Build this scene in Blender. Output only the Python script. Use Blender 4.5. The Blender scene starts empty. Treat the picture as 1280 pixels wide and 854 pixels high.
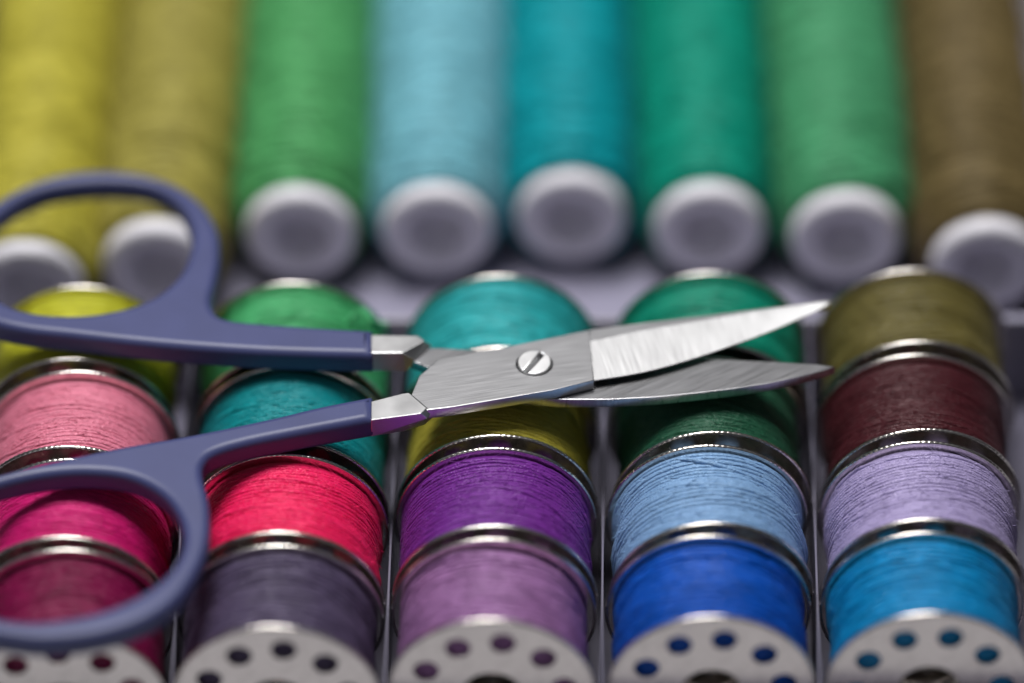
import bpy, bmesh, math
import numpy as np
from mathutils import Vector, Matrix
PI=math.pi
scene=bpy.context.scene; C=scene.collection
# ---------------------------------------------------------------- camera (1 unit = 1 cm)
PITCH=math.radians(41); CAM=Vector((0,-35.96,36.84)); FPX=6400.0
FW=Vector((0,math.cos(PITCH),-math.sin(PITCH))); UP=Vector((0,math.sin(PITCH),math.cos(PITCH)))
def U(px,py,z):
    d=FW+Vector((1,0,0))*((px-640)/FPX)+UP*((427-py)/FPX)
    return CAM+d*((z-CAM.z)/d.z)
cd=bpy.data.cameras.new('camera'); cam=bpy.data.objects.new('camera',cd); C.objects.link(cam)
cam.location=CAM; cam.rotation_euler=(PI/2-PITCH,0,0)
cd.sensor_width=36; cd.lens=180; cd.clip_start=0.5; cd.clip_end=1000
cd.dof.use_dof=True
cd.dof.focus_distance=(U(640,510,2.3)-CAM).dot(FW)
cd.dof.aperture_fstop=0.054
scene.camera=cam
# ---------------------------------------------------------------- materials
def lin(c):
    c=c/255.0
    return c/12.92 if c<=0.04045 else ((c+0.055)/1.055)**2.4
def rgb(r,g,b,k=1.0): return (lin(r)*k,lin(g)*k,lin(b)*k,1)
def newmat(name):
    m=bpy.data.materials.new(name); m.use_nodes=True
    nt=m.node_tree; return m,nt,nt.nodes['Principled BSDF']
def noise(nt,scale,detail=3,mapscale=(1,1,1),rot=0):
    tc=nt.nodes.new('ShaderNodeTexCoord'); m1=nt.nodes.new('ShaderNodeMapping'); m1.inputs['Rotation'].default_value=(0,0,rot)
    mp=nt.nodes.new('ShaderNodeMapping'); mp.inputs['Scale'].default_value=mapscale
    n=nt.nodes.new('ShaderNodeTexNoise'); n.inputs['Scale'].default_value=scale; n.inputs['Detail'].default_value=detail
    nt.links.new(tc.outputs['Object'],m1.inputs['Vector']); nt.links.new(m1.outputs['Vector'],mp.inputs['Vector']); nt.links.new(mp.outputs['Vector'],n.inputs['Vector'])
    return n
def ramp(nt,fac,c0,c1,p0=0.3,p1=0.7):
    r=nt.nodes.new('ShaderNodeValToRGB'); e=r.color_ramp.elements
    e[0].position=p0; e[0].color=c0; e[1].position=p1; e[1].color=c1
    nt.links.new(fac,r.inputs['Fac']); return r
def bump(nt,fac,bs,strength,dist=0.02):
    b=nt.nodes.new('ShaderNodeBump'); b.inputs['Strength'].default_value=strength; b.inputs['Distance'].default_value=dist
    nt.links.new(fac,b.inputs['Height']); nt.links.new(b.outputs['Normal'],bs.inputs['Normal'])
def thread_mat(name,c,sc=1.0,lo=.78,hi=1.28,ms=(1,4,1),rough=.31,spec=.85):
    m,nt,b=newmat(name)
    n=noise(nt,10*sc,7,ms); n.inputs['Roughness'].default_value=.76
    c=rgb(*c)
    c0=tuple(x*lo for x in c[:3])+(1,); c1=tuple(min(1,x*hi+0.004) for x in c[:3])+(1,)
    r=ramp(nt,n.outputs['Fac'],c0,c1)
    nt.links.new(r.outputs['Color'],b.inputs['Base Color'])
    b.inputs['Roughness'].default_value=rough; b.inputs['Specular IOR Level'].default_value=spec
    b.inputs['Specular Tint'].default_value=tuple(0.3+0.7*min(1,x*1.5) for x in c[:3])+(1,)
    b.inputs['Sheen Weight'].default_value=0.10; b.inputs['Sheen Roughness'].default_value=0.4
    b.inputs['Sheen Tint'].default_value=tuple(0.3+0.7*x for x in c[:3])+(1,)
    n2=noise(nt,48*sc,2); bump(nt,n2.outputs['Fac'],b,0.9,0.015)
    return m
def metal(name,base,rough,scale,mapscale,rot,bs=0.15,var=0.12,dist=.001):
    m,nt,b=newmat(name); b.inputs['Metallic'].default_value=1
    n=noise(nt,scale,3,mapscale,rot)
    c0=tuple(x*(1-var) for x in base)+(1,); c1=tuple(min(1,x*(1+var)) for x in base)+(1,)
    r=ramp(nt,n.outputs['Fac'],c0,c1); nt.links.new(r.outputs['Color'],b.inputs['Base Color'])
    rr=ramp(nt,n.outputs['Fac'],(rough*0.9,)*3+(1,),(rough*1.1,)*3+(1,)); nt.links.new(rr.outputs['Color'],b.inputs['Roughness'])
    if bs: bump(nt,n.outputs['Fac'],b,bs,dist)
    return m
M_NICKEL=metal('nickel',(0.75,0.71,0.67),0.2,16,(1,1,1),0,0.1)
M_BRUSH=metal('brushed_steel',(0.62,0.62,0.64),0.32,4,(.5,26,1),math.radians(-13),0.05,.12)
M_BRUSH2=metal('brushed_blade_steel',(0.50,0.50,0.52),0.30,4,(.6,20,1),math.radians(-32),0.08,.16)
M_POLISH=metal('satin_steel',(0.65,0.65,0.66),0.32,4,(16,.6,1),math.radians(-14),0.02,0.04)
M_SCREW=metal('screw_steel',(0.72,0.72,0.73),0.33,3,(1,1,1),0,0.0,0.03)
def plastic(name,c,rough,bscale,bs,var=0.06,spec=0.5):
    m,nt,b=newmat(name)
    n=noise(nt,2.2,5); c=rgb(*c)
    r=ramp(nt,n.outputs['Fac'],tuple(x*(1-var) for x in c[:3])+(1,),tuple(min(1,x*(1+var)) for x in c[:3])+(1,))
    nt.links.new(r.outputs['Color'],b.inputs['Base Color'])
    b.inputs['Roughness'].default_value=rough; b.inputs['Specular IOR Level'].default_value=spec
    n2=noise(nt,bscale,3); bump(nt,n2.outputs['Fac'],b,bs,0.01); return m
M_HANDLE=plastic('indigo_handle_plastic',(64,70,114),0.44,60,0.14)
M_CAP=plastic('white_spool_plastic',(232,230,238),0.4,20,0.05)
M_TRAY=plastic('lilac_divider_plastic',(106,103,120),0.35,15,0.05)
M_LEDGE=plastic('pale_lilac_ledge_plastic',(146,143,164),0.35,15,0.05)
M_TABLE=plastic('pale_table',(166,165,171),0.6,12,0.1)
# ---------------------------------------------------------------- helpers
def link(name,me,mat=None,parent=None,loc=(0,0,0),rot=(0,0,0)):
    o=bpy.data.objects.new(name,me); C.objects.link(o)
    if mat is not None and me is not None and len(me.materials)==0: me.materials.append(mat)
    o.parent=parent; o.location=loc; o.rotation_euler=rot; return o
def thing(name,label,cat,loc=(0,0,0),group=None):
    o=bpy.data.objects.new(name,None); C.objects.link(o); o.location=loc; o.empty_display_size=0.3
    o['label']=label; o['category']=cat
    if group: o['group']=group
    return o
def mesh(name,v,f,smooth=True):
    me=bpy.data.meshes.new(name); me.from_pydata(v,[],f)
    if smooth: me.polygons.foreach_set('use_smooth',[True]*len(me.polygons))
    me.update(); return me
def lathe(profile,seg=64,closed=False):
    """profile of (radius, y) turned round the Y axis"""
    v=[];f=[];n=len(profile)
    for k in range(seg):
        a=2*PI*k/seg
        for r,y in profile: v.append((r*math.sin(a),y,r*math.cos(a)))
    for k in range(seg):
        k2=(k+1)%seg
        for i in range(n if closed else n-1):
            j=(i+1)%n
            f.append((k*n+i,k2*n+i,k2*n+j,k*n+j))
    return v,f
def merge(parts):
    V=[];F=[]
    for v,f in parts:
        o=len(V); V+=list(v); F+=[tuple(i+o for i in q) for q in f]
    return V,F
def prism(name,loops,z0,z1,bev,res=3):
    cu=bpy.data.curves.new(name,'CURVE'); cu.dimensions='2D'; cu.fill_mode='BOTH'
    cu.extrude=(z1-z0)/2-bev; cu.bevel_depth=bev; cu.bevel_resolution=res; cu.offset=-bev
    for L in loops:
        s=cu.splines.new('POLY'); s.points.add(len(L)-1); s.use_cyclic_u=True
        for p,q in zip(s.points,L): p.co=(q[0],q[1],0,1)
    o=bpy.data.objects.new(name,cu); C.objects.link(o)
    dg=bpy.context.evaluated_depsgraph_get(); dg.update()
    me=bpy.data.meshes.new_from_object(o.evaluated_get(dg))
    bpy.data.objects.remove(o); bpy.data.curves.remove(cu)
    me.transform(Matrix.Translation((0,0,(z0+z1)/2)))
    me.polygons.foreach_set('use_smooth',[True]*len(me.polygons))
    me.set_sharp_from_angle(angle=math.radians(35)); me.materials.clear(); me.name=name
    return me
def hull(name,pts,bev):
    bm=bmesh.new()
    for p in pts: bm.verts.new(p)
    bmesh.ops.convex_hull(bm,input=bm.verts[:])
    bmesh.ops.delete(bm,geom=[v for v in bm.verts if not v.link_faces],context='VERTS')
    bmesh.ops.dissolve_limit(bm,angle_limit=math.radians(4),verts=bm.verts[:],edges=bm.edges[:])
    bmesh.ops.bevel(bm,geom=bm.edges[:],offset=bev,segments=2,affect='EDGES',profile=.5)
    bmesh.ops.recalc_face_normals(bm,faces=bm.faces[:])
    me=bpy.data.meshes.new(name); bm.to_mesh(me); bm.free(); return me
def catmull(P,closed=True,n=8):
    P=[Vector(p) for p in P]; out=[]; N=len(P)
    rng=range(N) if closed else range(N-1)
    for i in rng:
        if closed: a,b,c,d=P[i-1],P[i],P[(i+1)%N],P[(i+2)%N]
        else: a,b,c,d=P[max(i-1,0)],P[i],P[i+1],P[min(i+2,N-1)]
        for k in range(n):
            t=k/n
            out.append(0.5*((2*b)+(c-a)*t+(2*a-5*b+4*c-d)*t*t+(3*b-a-3*c+d)*t**3))
    if not closed: out.append(P[-1])
    return out
def flat(P,z): return [tuple(U(x,y,z)[:2]) for x,y in P]
def box(x0,x1,y0,y1,z0,z1,bev=0.0,name='panel'):
    bm=bmesh.new(); bmesh.ops.create_cube(bm,size=1)
    for v in bm.verts: v.co=Vector(((x0+x1)/2+v.co.x*(x1-x0),(y0+y1)/2+v.co.y*(y1-y0),(z0+z1)/2+v.co.z*(z1-z0)))
    if bev: bmesh.ops.bevel(bm,geom=bm.edges[:],offset=bev,segments=2,affect='EDGES',profile=0.5)
    me=bpy.data.meshes.new(name); bm.to_mesh(me); bm.free(); return me
def tube(P,r,sides=6):
    P=[Vector(p) for p in P]; V=[];F=[]
    for i,p in enumerate(P):
        d=(P[min(i+1,len(P)-1)]-P[max(i-1,0)]).normalized()
        a=d.cross(Vector((.3,.2,1))).normalized(); b=d.cross(a)
        for k in range(sides):
            q=2*PI*k/sides; V.append(tuple(p+r*(math.cos(q)*a+math.sin(q)*b)))
    for i in range(len(P)-1):
        for k in range(sides):
            k2=(k+1)%sides; F.append((i*sides+k,(i+1)*sides+k,(i+1)*sides+k2,i*sides+k2))
    return V,F
# ---------------------------------------------------------------- wound thread
def strand(rng,turns,y0,y1,r0,prof,amp,tr,seg=72,sides=6,direction=1,ramp_amp=0.0015,wild=0.0):
    n=int(turns*seg)+1; t=np.linspace(0,turns,n); th=direction*2*PI*t+rng.uniform(0,6.28)
    y=y0+(y1-y0)*t/turns; rr=np.zeros(n)
    # neighbouring turns sway together, so that the winding stays even
    for f0 in (rng.uniform(.02,.06),rng.uniform(.03,.10),1+rng.uniform(-.02,.02),2+rng.uniform(-.03,.03),3+rng.uniform(-.03,.03)):
        y=y+amp*rng.uniform(.5,1)*np.sin(2*PI*f0*t+rng.uniform(0,6.28))
    for _ in range(3):
        y=y+(.05*abs(y1-y0)/turns+wild)*np.sin(2*PI*rng.uniform(.2,.8)*t+rng.uniform(0,6.28))
        rr=rr+ramp_amp*rng.uniform(.3,1)*np.sin(2*PI*rng.uniform(.1,2.6)*t+rng.uniform(0,6.28))
    y=np.clip(y,min(y0,y1),max(y0,y1)); rr=rr+r0+prof(y)
    w=tr*(1+0.08*np.sin(2*PI*rng.uniform(6,9)*t)+0.12*rng.standard_normal(n))
    ph=np.arange(sides)*2*PI/sides
    R=rr[:,None]+w[:,None]*np.cos(ph)[None,:]; Y=y[:,None]+w[:,None]*np.sin(ph)[None,:]
    X=R*np.sin(th)[:,None]; Z=R*np.cos(th)[:,None]
    V=np.stack([X,Y,Z],-1).reshape(-1,3)
    i=np.arange(n-1)[:,None]*sides; k=np.arange(sides)[None,:]; k2=(k+1)%sides
    F=np.stack([i+k,i+sides+k,i+sides+k2,i+k2],-1).reshape(-1,4)
    return V.tolist(),F.tolist()
def fuzz(rng,n,y0,y1,r0,prof,wd=0.0042):
    V=[];F=[]
    for _ in range(n):
        a=rng.uniform(-1.7,1.7); y=rng.uniform(y0,y1); L=rng.uniform(.05,.28); da=rng.choice([-1,1])*L; dy=rng.normal(0,.09); h=rng.uniform(.01,.08)
        r=r0+float(prof(np.array(y)))+0.013; b=len(V); m=6
        for k in range(m):
            s=k/(m-1); R=r+h*s**0.8*(1-0.35*s); A=a+da*s; Y=y+dy*s*s
            for q in (-1,1): V.append((R*math.sin(A),Y+q*wd*(1-.6*s),R*math.cos(A)))
        for k in range(m-1): F.append((b+2*k,b+2*k+1,b+2*k+3,b+2*k+2))
    return V,F
def wound(seed,y0,y1,r0,pitch,tr,seg,sides,cross,fz,lump,core_r,end=0.0,fill=.42,amp=.012):
    rng=np.random.default_rng(seed)
    ks=[(rng.uniform(.6,2.2),rng.uniform(0,6.28),lump*rng.uniform(.4,1)) for _ in range(4)]
    def prof(y):
        p=sum(a*np.sin(2*PI*f*y+q) for f,q,a in ks)
        if end: p=p-end*np.clip((y0+.3-y)/.3,0,1)**1.5-end*np.clip((y-(y1-.3))/.3,0,1)**1.5
        return p
    N=(y1-y0)/pitch; P=[]
    ys=np.linspace(y0-tr*0.6,y1+tr*0.6,24)
    pr=[(core_r,ys[0])]+[(float(r0+prof(q)+tr*fill),float(q)) for q in ys]+[(core_r,ys[-1])]
    P.append(lathe(pr,seg))
    P.append(strand(rng,N*.9,y1,y0,r0-tr*.4,prof,amp*.5,tr,seg,sides,1))
    P.append(strand(rng,N,y0,y1,r0,prof,amp,tr,seg,sides,1))
    P.append(strand(rng,cross,y1,y0,r0+tr*.45,prof,pitch*1.2,tr,seg,sides,1,.002,pitch))
    if fz: P.append(fuzz(rng,fz,y0,y1,r0,prof))
    return mesh('thread',*merge(P))
# ---------------------------------------------------------------- the setting and the box
tb=link('table_top',box(-120,120,-120,120,-2.104,-0.104,0,'table_top'),M_TABLE); tb['kind']='structure'
tray=thing('sewing_box','pale lilac plastic sewing box with divided compartments holding the bobbins and spools','sewing box',(0,0,-0.1))
def tpart(name,mat,*b): 
    me=box(*b[:6],b[6] if len(b)>6 else .02,name); me.transform(Matrix.Translation((0,0,.1))); return link(name,me,mat,tray)
XL,XR=-6.05,5.78; BED=.10
tpart('base_panel',M_TRAY,XL,XR,-.6,13.6,-.1,-0.001)
tpart('side_wall',M_TRAY,XL-.16,XL-.002,-.6,13.6,-.1,1.3,.04); tpart('side_wall',M_TRAY,XR+.002,XR+.16,-.6,13.6,-.1,1.3,.04)
tpart('front_wall',M_TRAY,XL,XR,-.76,-.602,-.1,.55,.04); tpart('back_wall',M_TRAY,XL,XR,13.602,13.76,-.1,1.5,.04)
tpart('cross_wall',M_LEDGE,XL+.003,XR-.003,5.48,5.60,0.001,1.12,.04)
tpart('spool_bed',M_LEDGE,XL+.003,XR-.003,5.602,13.59,0.001,BED-.003,.02)
# ---------------------------------------------------------------- bobbins
RB=1.036; WB=1.215; STEP=1.345
def circ(cx,cy,r,n): return [(cx+r*math.cos(2*PI*k/n),cy+r*math.sin(2*PI*k/n)) for k in range(n)]
fl=prism('flange',[circ(0,0,1.016,128),circ(0,0,.30,48)]+[circ(.722*math.sin(2*PI*k/10),.722*math.cos(2*PI*k/10),.124,24) for k in range(10)],-.016,.016,.008,2)
fl.transform(Matrix.Rotation(PI/2,4,'X'))
bm=bmesh.new(); bm.from_mesh(fl)
NS=336; v=[];f=[]
for k in range(NS):
    a=2*PI*k/NS; w_=1+.16*math.cos(a*112)
    for j in range(12):
        b_=2*PI*j/12; r=1.016+.019*w_*math.cos(b_); v.append((r*math.sin(a),.023*w_*math.sin(b_),r*math.cos(a)))
for k in range(NS):
    k2=(k+1)%NS
    for j in range(12): f.append((k*12+j,k2*12+j,k2*12+(j+1)%12,k*12+(j+1)%12))
t=mesh('rim',v,f); bm.from_mesh(t); bm.to_mesh(fl); bm.free()
fl.polygons.foreach_set('use_smooth',[True]*len(fl.polygons)); fl.set_sharp_from_angle(angle=math.radians(50)); fl.materials.append(M_NICKEL)
v,f=lathe([(.305,.03),(.305,WB-.03),(.33,WB-.03),(.33,.03)],40,True); hub=mesh('core',v,f); hub.materials.append(M_NICKEL)
X0=[-4.41,-2.32,-.20,1.97,4.12]; X1=[-4.53,-2.28,-.12,2.09,4.24]; YO=[-.28,-.22,-.12,-.07,-.03]
HA=[-2,7,8.7,8.7,14]
B={ # (column,row): colour, radius of the winding, label
(0,0):((112,0,60),.915,'metal bobbin of dark burgundy thread under the lower edge of the lower scissor ring'),
(0,1):((194,20,108),.945,'metal bobbin of magenta pink thread seen through the lower scissor ring'),
(0,2):((210,120,144),.925,'metal bobbin of pale rose pink thread between the two scissor handles'),
(0,3):((180,180,42),.935,'metal bobbin of lemon yellow thread beneath the upper scissor ring'),
(1,0):((74,64,90),.915,'metal bobbin of dark charcoal purple thread beside the lower scissor ring'),
(1,1):((238,30,94),.935,'metal bobbin of hot coral pink thread just below the lower scissor arm'),
(1,2):((0,130,136),.935,'metal bobbin of teal thread crossed by both scissor handles, in front of the green one'),
(1,3):((64,154,98),.935,'metal bobbin of bright leaf green thread behind the upper scissor arm'),
(2,0):((142,100,148),.905,'metal bobbin of dusty mauve thread with its holed flange facing forward'),
(2,1):((108,40,136),.945,'metal bobbin of deep violet purple thread behind the mauve bobbin'),
(2,2):((160,150,54),.915,'metal bobbin of olive yellow thread under the scissor pivot'),
(2,3):((40,156,160),.935,'metal bobbin of turquoise thread behind the scissor pivot, centre of the rear row'),
(3,0):((0,76,172),.915,'metal bobbin of royal blue thread with its holed flange facing forward'),
(3,1):((122,158,198),.945,'metal bobbin of light sky blue thread behind the royal blue bobbin'),
(3,2):((28,78,56),.915,'metal bobbin of dark forest green thread under the scissor blades'),
(3,3):((0,126,102),.935,'metal bobbin of sea green thread behind the scissor blades'),
(4,0):((0,126,180),.915,'metal bobbin of bright cerulean blue thread with its holed flange facing forward'),
(4,1):((160,148,190),.945,'metal bobbin of pale lavender thread behind the cerulean blue bobbin'),
(4,2):((66,21,29),.925,'metal bobbin of dark maroon thread in front of the olive brown bobbin'),
(4,3):((94,86,44),.915,'metal bobbin of olive brown thread behind the maroon bobbin'),
}
rs=np.random.default_rng(5)
for (c,r),(col,rad,lab) in B.items():
    x=X0[c]+(X1[c]-X0[c])*r/3; y=r*STEP+YO[c]+rs.uniform(-.012,.012)
    t=thing('thread_bobbin',lab,'bobbin',(x,y,0),'bobbins of thread set in rows in the box')
    t.rotation_euler=(0,0,math.radians(rs.uniform(-.8,.8)))
    a=math.radians(HA[c]) if r==0 else rs.uniform(0,6.28)
    link('flange',fl,None,t,(0,.034,RB),(0,a,0)); link('flange',fl,None,t,(0,WB-.034,RB),(0,rs.uniform(0,6.28),0))
    link('core',hub,None,t,(0,0,RB))
    end=r in (0,3)
    me=wound(100+c*7+r,.082,WB-.082,rad,.056 if end else .045,.029 if end else .0235,60,6,3.5 if end else 2.5,280,.012 if end else .010,.335,0,.2 if end else .36,.016)
    tm=thread_mat('thread_%d_%d'%(col[0],col[2]),col,1.0,.62,1.5,(.5,1.7,.5)) if end else thread_mat('thread_%d_%d'%(col[0],col[2]),col)
    link('thread',me,tm,t,(0,0,RB))
    if (c,r)==(1,3):   # a loose end sticking up at its right rear
        P=catmull([Vector(p) for p in [(.52,.75,.76),(.60,.80,.84),(.68,.88,.90),(.74,.80,.92),(.78,.70,.86),(.86,.74,.78),(.92,.86,.72),(.90,.98,.62)]],False,6)
        V1=tube(P,.026); V2=tube([p+Vector((.05,.03,-.01+.03*math.sin(i*.3))) for i,p in enumerate(P)],.022)
        link('loose_end',mesh('loose_end',*merge([V1,V2])),tm,t,(0,0,RB))
for i in range(4):
    xa=(X0[i]+X0[i+1])/2; xb=(X1[i]+X1[i+1])/2
    me=box(-.011,.011,-.55,5.47,0.001,1.08,.004,'divider')
    for vv in me.vertices: vv.co.x+=xa+(xb-xa)*vv.co.y/5.2
    me.transform(Matrix.Translation((0,0,.1))); link('divider',me,M_TRAY,tray)
# ---------------------------------------------------------------- spools
capv,capf=lathe([(.26,.5),(.55,.5),(.58,.30),(.60,.22),(.607,.11),(.600,.06),(.575,.022),(.53,.0),(.45,-.006),(.38,.004),(.335,.03),(.31,.08),(.295,.42),(.27,.44),(.0,.44)],64)
capm=mesh('end_cap',capv,capf); capm.set_sharp_from_angle(angle=math.radians(75)); capm.materials.append(M_CAP)
v,f=lathe([(.26,.55),(.26,5.9)],32); corem=mesh('core',v,f); corem.materials.append(M_CAP)
S=[(34,366,.742,.2,(172,164,62),'spool of lemon yellow thread, leftmost of the row of spools'),
(197,340,.722,-1.3,(146,138,66),'spool of mustard olive yellow thread behind the upper scissor ring'),
(375,298,.752,-.2,(76,150,92),'spool of leaf green thread between the mustard and light blue spools'),
(546,294,.742,0,(112,172,186),'spool of light blue thread next to the leaf green spool'),
(714,277,.742,0,(0,142,152),'spool of teal blue thread, middle of the row, set farthest back'),
(886,293,.752,0,(0,136,114),'spool of sea green thread between the teal blue and medium green spools'),
(1058,303,.752,0,(68,142,100),'spool of medium green thread between the sea green and brown spools'),
(1234,338,.772,-.6,(98,84,52),'spool of olive brown thread, rightmost of the row of spools')]
for i,(px,py,r,yaw,col,lab) in enumerate(S):
    z=BED+r; p=U(px,py,z)
    t=thing('thread_spool',lab,'spool',(p.x,p.y,BED),'spools of thread lying in a row behind the bobbins')
    t.rotation_euler=(0,0,math.radians(yaw))
    link('end_cap',capm,None,t,(0,0,r)); link('end_cap',capm,None,t,(0,6.4,r),(0,0,PI))
    link('core',corem,None,t,(0,0,r))
    me=wound(500+i,.215,6.1,r-.03,.085,.046,48,5,24,0,.010,.42,.07,-.2,.03)
    link('thread',me,thread_mat('spool_thread_%d'%i,col,.35,.45,1.55,(1.3,2.2,1.3),.48,.5),t,(0,0,r))
# ---------------------------------------------------------------- scissors
sc=thing('scissors','small open scissors with indigo plastic handles and steel blades lying across the bobbins','scissors',(0,2.5,2.07))
def spart(name,me,mat=None):
    me.transform(Matrix.Translation((0,-2.5,-2.07))); return link(name,me,mat,sc)
ZM=2.217
upo=[(466,424),(400,420),(330,415),(290,411),(272,404),(265,388),(270,362),(275,335),(274,305),(264,280),(245,258),(215,240),(175,228),(130,224),(85,227),(45,238),(5,258),(-30,285),(-54,320),(-60,355),(-48,388),(-15,412),(30,424),(90,431),(160,439),(250,447),(350,453),(466,456)]
upi=[(0,281),(30,260),(70,246),(130,240),(185,245),(220,264),(238,295),(238,325),(222,358),(190,384),(150,398),(100,405),(50,403),(10,392),(-16,368),(-26,338),(-18,305)]
loo=[(466,506),(400,519),(350,531),(290,544),(230,556),(150,570),(70,587),(0,604),(-50,622),(-90,650),(-105,690),(-97,735),(-68,775),(-25,800),(20,809),(60,812),(120,806),(180,788),(225,757),(252,715),(262,680),(262,640),(254,606),(256,590),(270,578),(310,566),(380,552),(466,536)]
loi=[(0,618),(55,606),(110,602),(165,609),(208,634),(229,672),(223,710),(192,744),(140,771),(80,785),(30,788),(-20,778),(-55,750),(-70,715),(-68,680),(-52,648),(-30,630)]
def outer(P): return [tuple(q) for q in catmull([Vector((a,b)) for a,b in P],False,6)]
def inner(P): return [tuple(q) for q in catmull([Vector((a,b)) for a,b in P],True,6)]
for o,i in ((upo,upi),(loo,loi)):
    me=prism('handle',[flat(outer(o),ZM),flat(inner(i),ZM)],ZM-.145,ZM+.145,.085,5)
    me.set_sharp_from_angle(angle=math.radians(60)); spart('handle',me,M_HANDLE)
# collars: faceted steel blocks that step down from handle to blade
H=lambda z,P:[U(x,y,z+.012) for x,y in P]
me=hull('collar',H(2.335,[(464,419),(522,420),(530,426),(503,441),(464,441)])+H(2.21,[(540,432),(520,451)])+H(2.09,[(464,436),(530,438),(508,464),(464,464)]),.006)
spart('collar',me,M_SCREW)
me=hull('collar',H(2.352,[(464,502),(503,492),(511,491),(533,510),(526,517),(464,525)])+H(2.27,[(543,513),(534,523)])+H(2.09,[(464,546),(506,539),(531,531),(541,522),(512,505),(464,515)]),.006)
spart('collar',me,M_SCREW)
# blade under the pivot, from the upper handle to the lower tip
low=[(514,440),(540,435),(600,438),(660,446),(760,444),(870,448),(960,452),(1020,455.5),(1044,458.5),(1030,463),(1000,471),(960,480),(920,486),(870,492),(820,497),(760,500),(700,500),(655,497),(600,482),(545,464),(514,451)]
me=prism('blade',[flat(low,2.217)],2.112,2.220,.010,2); spart('blade',me,M_BRUSH2)
# blade on top, from the lower handle to the upper tip
ZT=2.347; ZB=2.227
rsx=.172; pc=U(668,455,ZT)
ric=[(531,513),(514,494),(524,470),(548,449.5),(620,436),(680,424),(737,412.5),(742,475.5),(690,488),(620,500),(565,509)]
me=prism('blade',[flat(ric,ZT),circ(pc.x,pc.y,rsx+.014,48)],ZB,ZT,.008,2); me.materials.append(M_BRUSH); me.materials.append(M_POLISH)
sp_=catmull([Vector(p) for p in [(737.5,412.5),(800,404.5),(870,396.2),(960,385.5),(1010,379.5),(1039,376)]],False,8)
fa_=catmull([Vector(p) for p in [(737.5,427),(800,414),(870,402),(960,387.5),(1010,380.3),(1039,376.3)]],False,8)
ed_=catmull([Vector(p) for p in [(742.5,475.5),(805,465),(870,447),(950,419),(1005,395.5),(1038,379)]],False,8)
n=len(sp_); V=[];F=[];MI=[]
for k in range(n):
    a=U(*sp_[k],ZT+.006); b=U(*fa_[k],ZT+.006); c=U(*ed_[k],ZT)
    w_=(Vector(b)-Vector(c)).length; c=U(*ed_[k],ZT-.003-(.054+.034*k/(n-1))*w_)
    V+= [a,b,c,Vector((c.x,c.y,c.z-.012)),Vector((a.x,a.y,ZB+.002))]
for k in range(n-1):
    for j in range(5):
        j2=(j+1)%5; F.append((k*5+j,k*5+j2,k*5+5+j2,k*5+5+j)); MI.append(1 if j==1 else 0)
F.append((0,4,3,2,1)); MI.append(0); q=(n-1)*5; F.append((q,q+1,q+2,q+3,q+4)); MI.append(0)
t2=mesh('tmp',[tuple(p) for p in V],F,False); t2.polygons.foreach_set('material_index',MI)
t2.polygons.foreach_set('use_smooth',[m==1 for m in MI])
bm=bmesh.new(); bm.from_mesh(t2); bmesh.ops.recalc_face_normals(bm,faces=bm.faces[:]); bm.from_mesh(me); bm.to_mesh(me); bm.free()
me.set_sharp_from_angle(angle=math.radians(3.0)) if False else None
spart('blade',me)
# slotted screw sunk in its hole
bm=bmesh.new(); ang=math.radians(58); sl=.027
base=prism('screw',[circ(0,0,rsx-.006,48)],-.115,-.075,.003,1); bm.from_mesh(base)
for sgn in (1,-1):
    a0=math.asin(sl/rsx); pts=[(rsx*math.cos(a0+(PI-2*a0)*k/24),sgn*rsx*math.sin(a0+(PI-2*a0)*k/24)) for k in range(25)]
    h=prism('screw',[pts],-.10,.03,.012,3); bm.from_mesh(h)
me=bpy.data.meshes.new('screw'); bm.to_mesh(me); bm.free()
me.transform(Matrix.Translation((pc.x,pc.y,ZT+.001))@Matrix.Rotation(math.radians(3),4,'X')@Matrix.Rotation(ang,4,'Z'))
spart('screw',me,M_SCREW)
# ---------------------------------------------------------------- light
def area(name,loc,target,sx,sy,power,col):
    l=bpy.data.lights.new(name,'AREA'); l.shape='RECTANGLE'; l.size=sx; l.size_y=sy; l.energy=power; l.color=col
    o=bpy.data.objects.new(name,l); C.objects.link(o); o.location=loc
    o.rotation_euler=(Vector(target)-Vector(loc)).to_track_quat('-Z','Y').to_euler(); return o
area('window_light',(-6,16,52),(0,3,1.5),24,18,35000,(1,.985,.965))
area('front_fill',(-30,-50,42),(0,2,1),30,30,1500,(.95,.96,1))
w=bpy.data.worlds.new('World'); scene.world=w; w.use_nodes=True; nt=w.node_tree; bg=nt.nodes['Background']
tc=nt.nodes.new('ShaderNodeTexCoord'); sx=nt.nodes.new('ShaderNodeSeparateXYZ'); nt.links.new(tc.outputs['Generated'],sx.inputs[0])
r=nt.nodes.new('ShaderNodeValToRGB'); e=r.color_ramp.elements; e[0].position=0.1; e[0].color=(.010,.010,.011,1); e[1].position=.95; e[1].color=(.10,.10,.11,1)
nt.links.new(sx.outputs['Z'],r.inputs['Fac']); nt.links.new(r.outputs['Color'],bg.inputs['Color']); bg.inputs['Strength'].default_value=1
scene.view_settings.view_transform='Standard'; scene.view_settings.look='None'; scene.view_settings.exposure=0
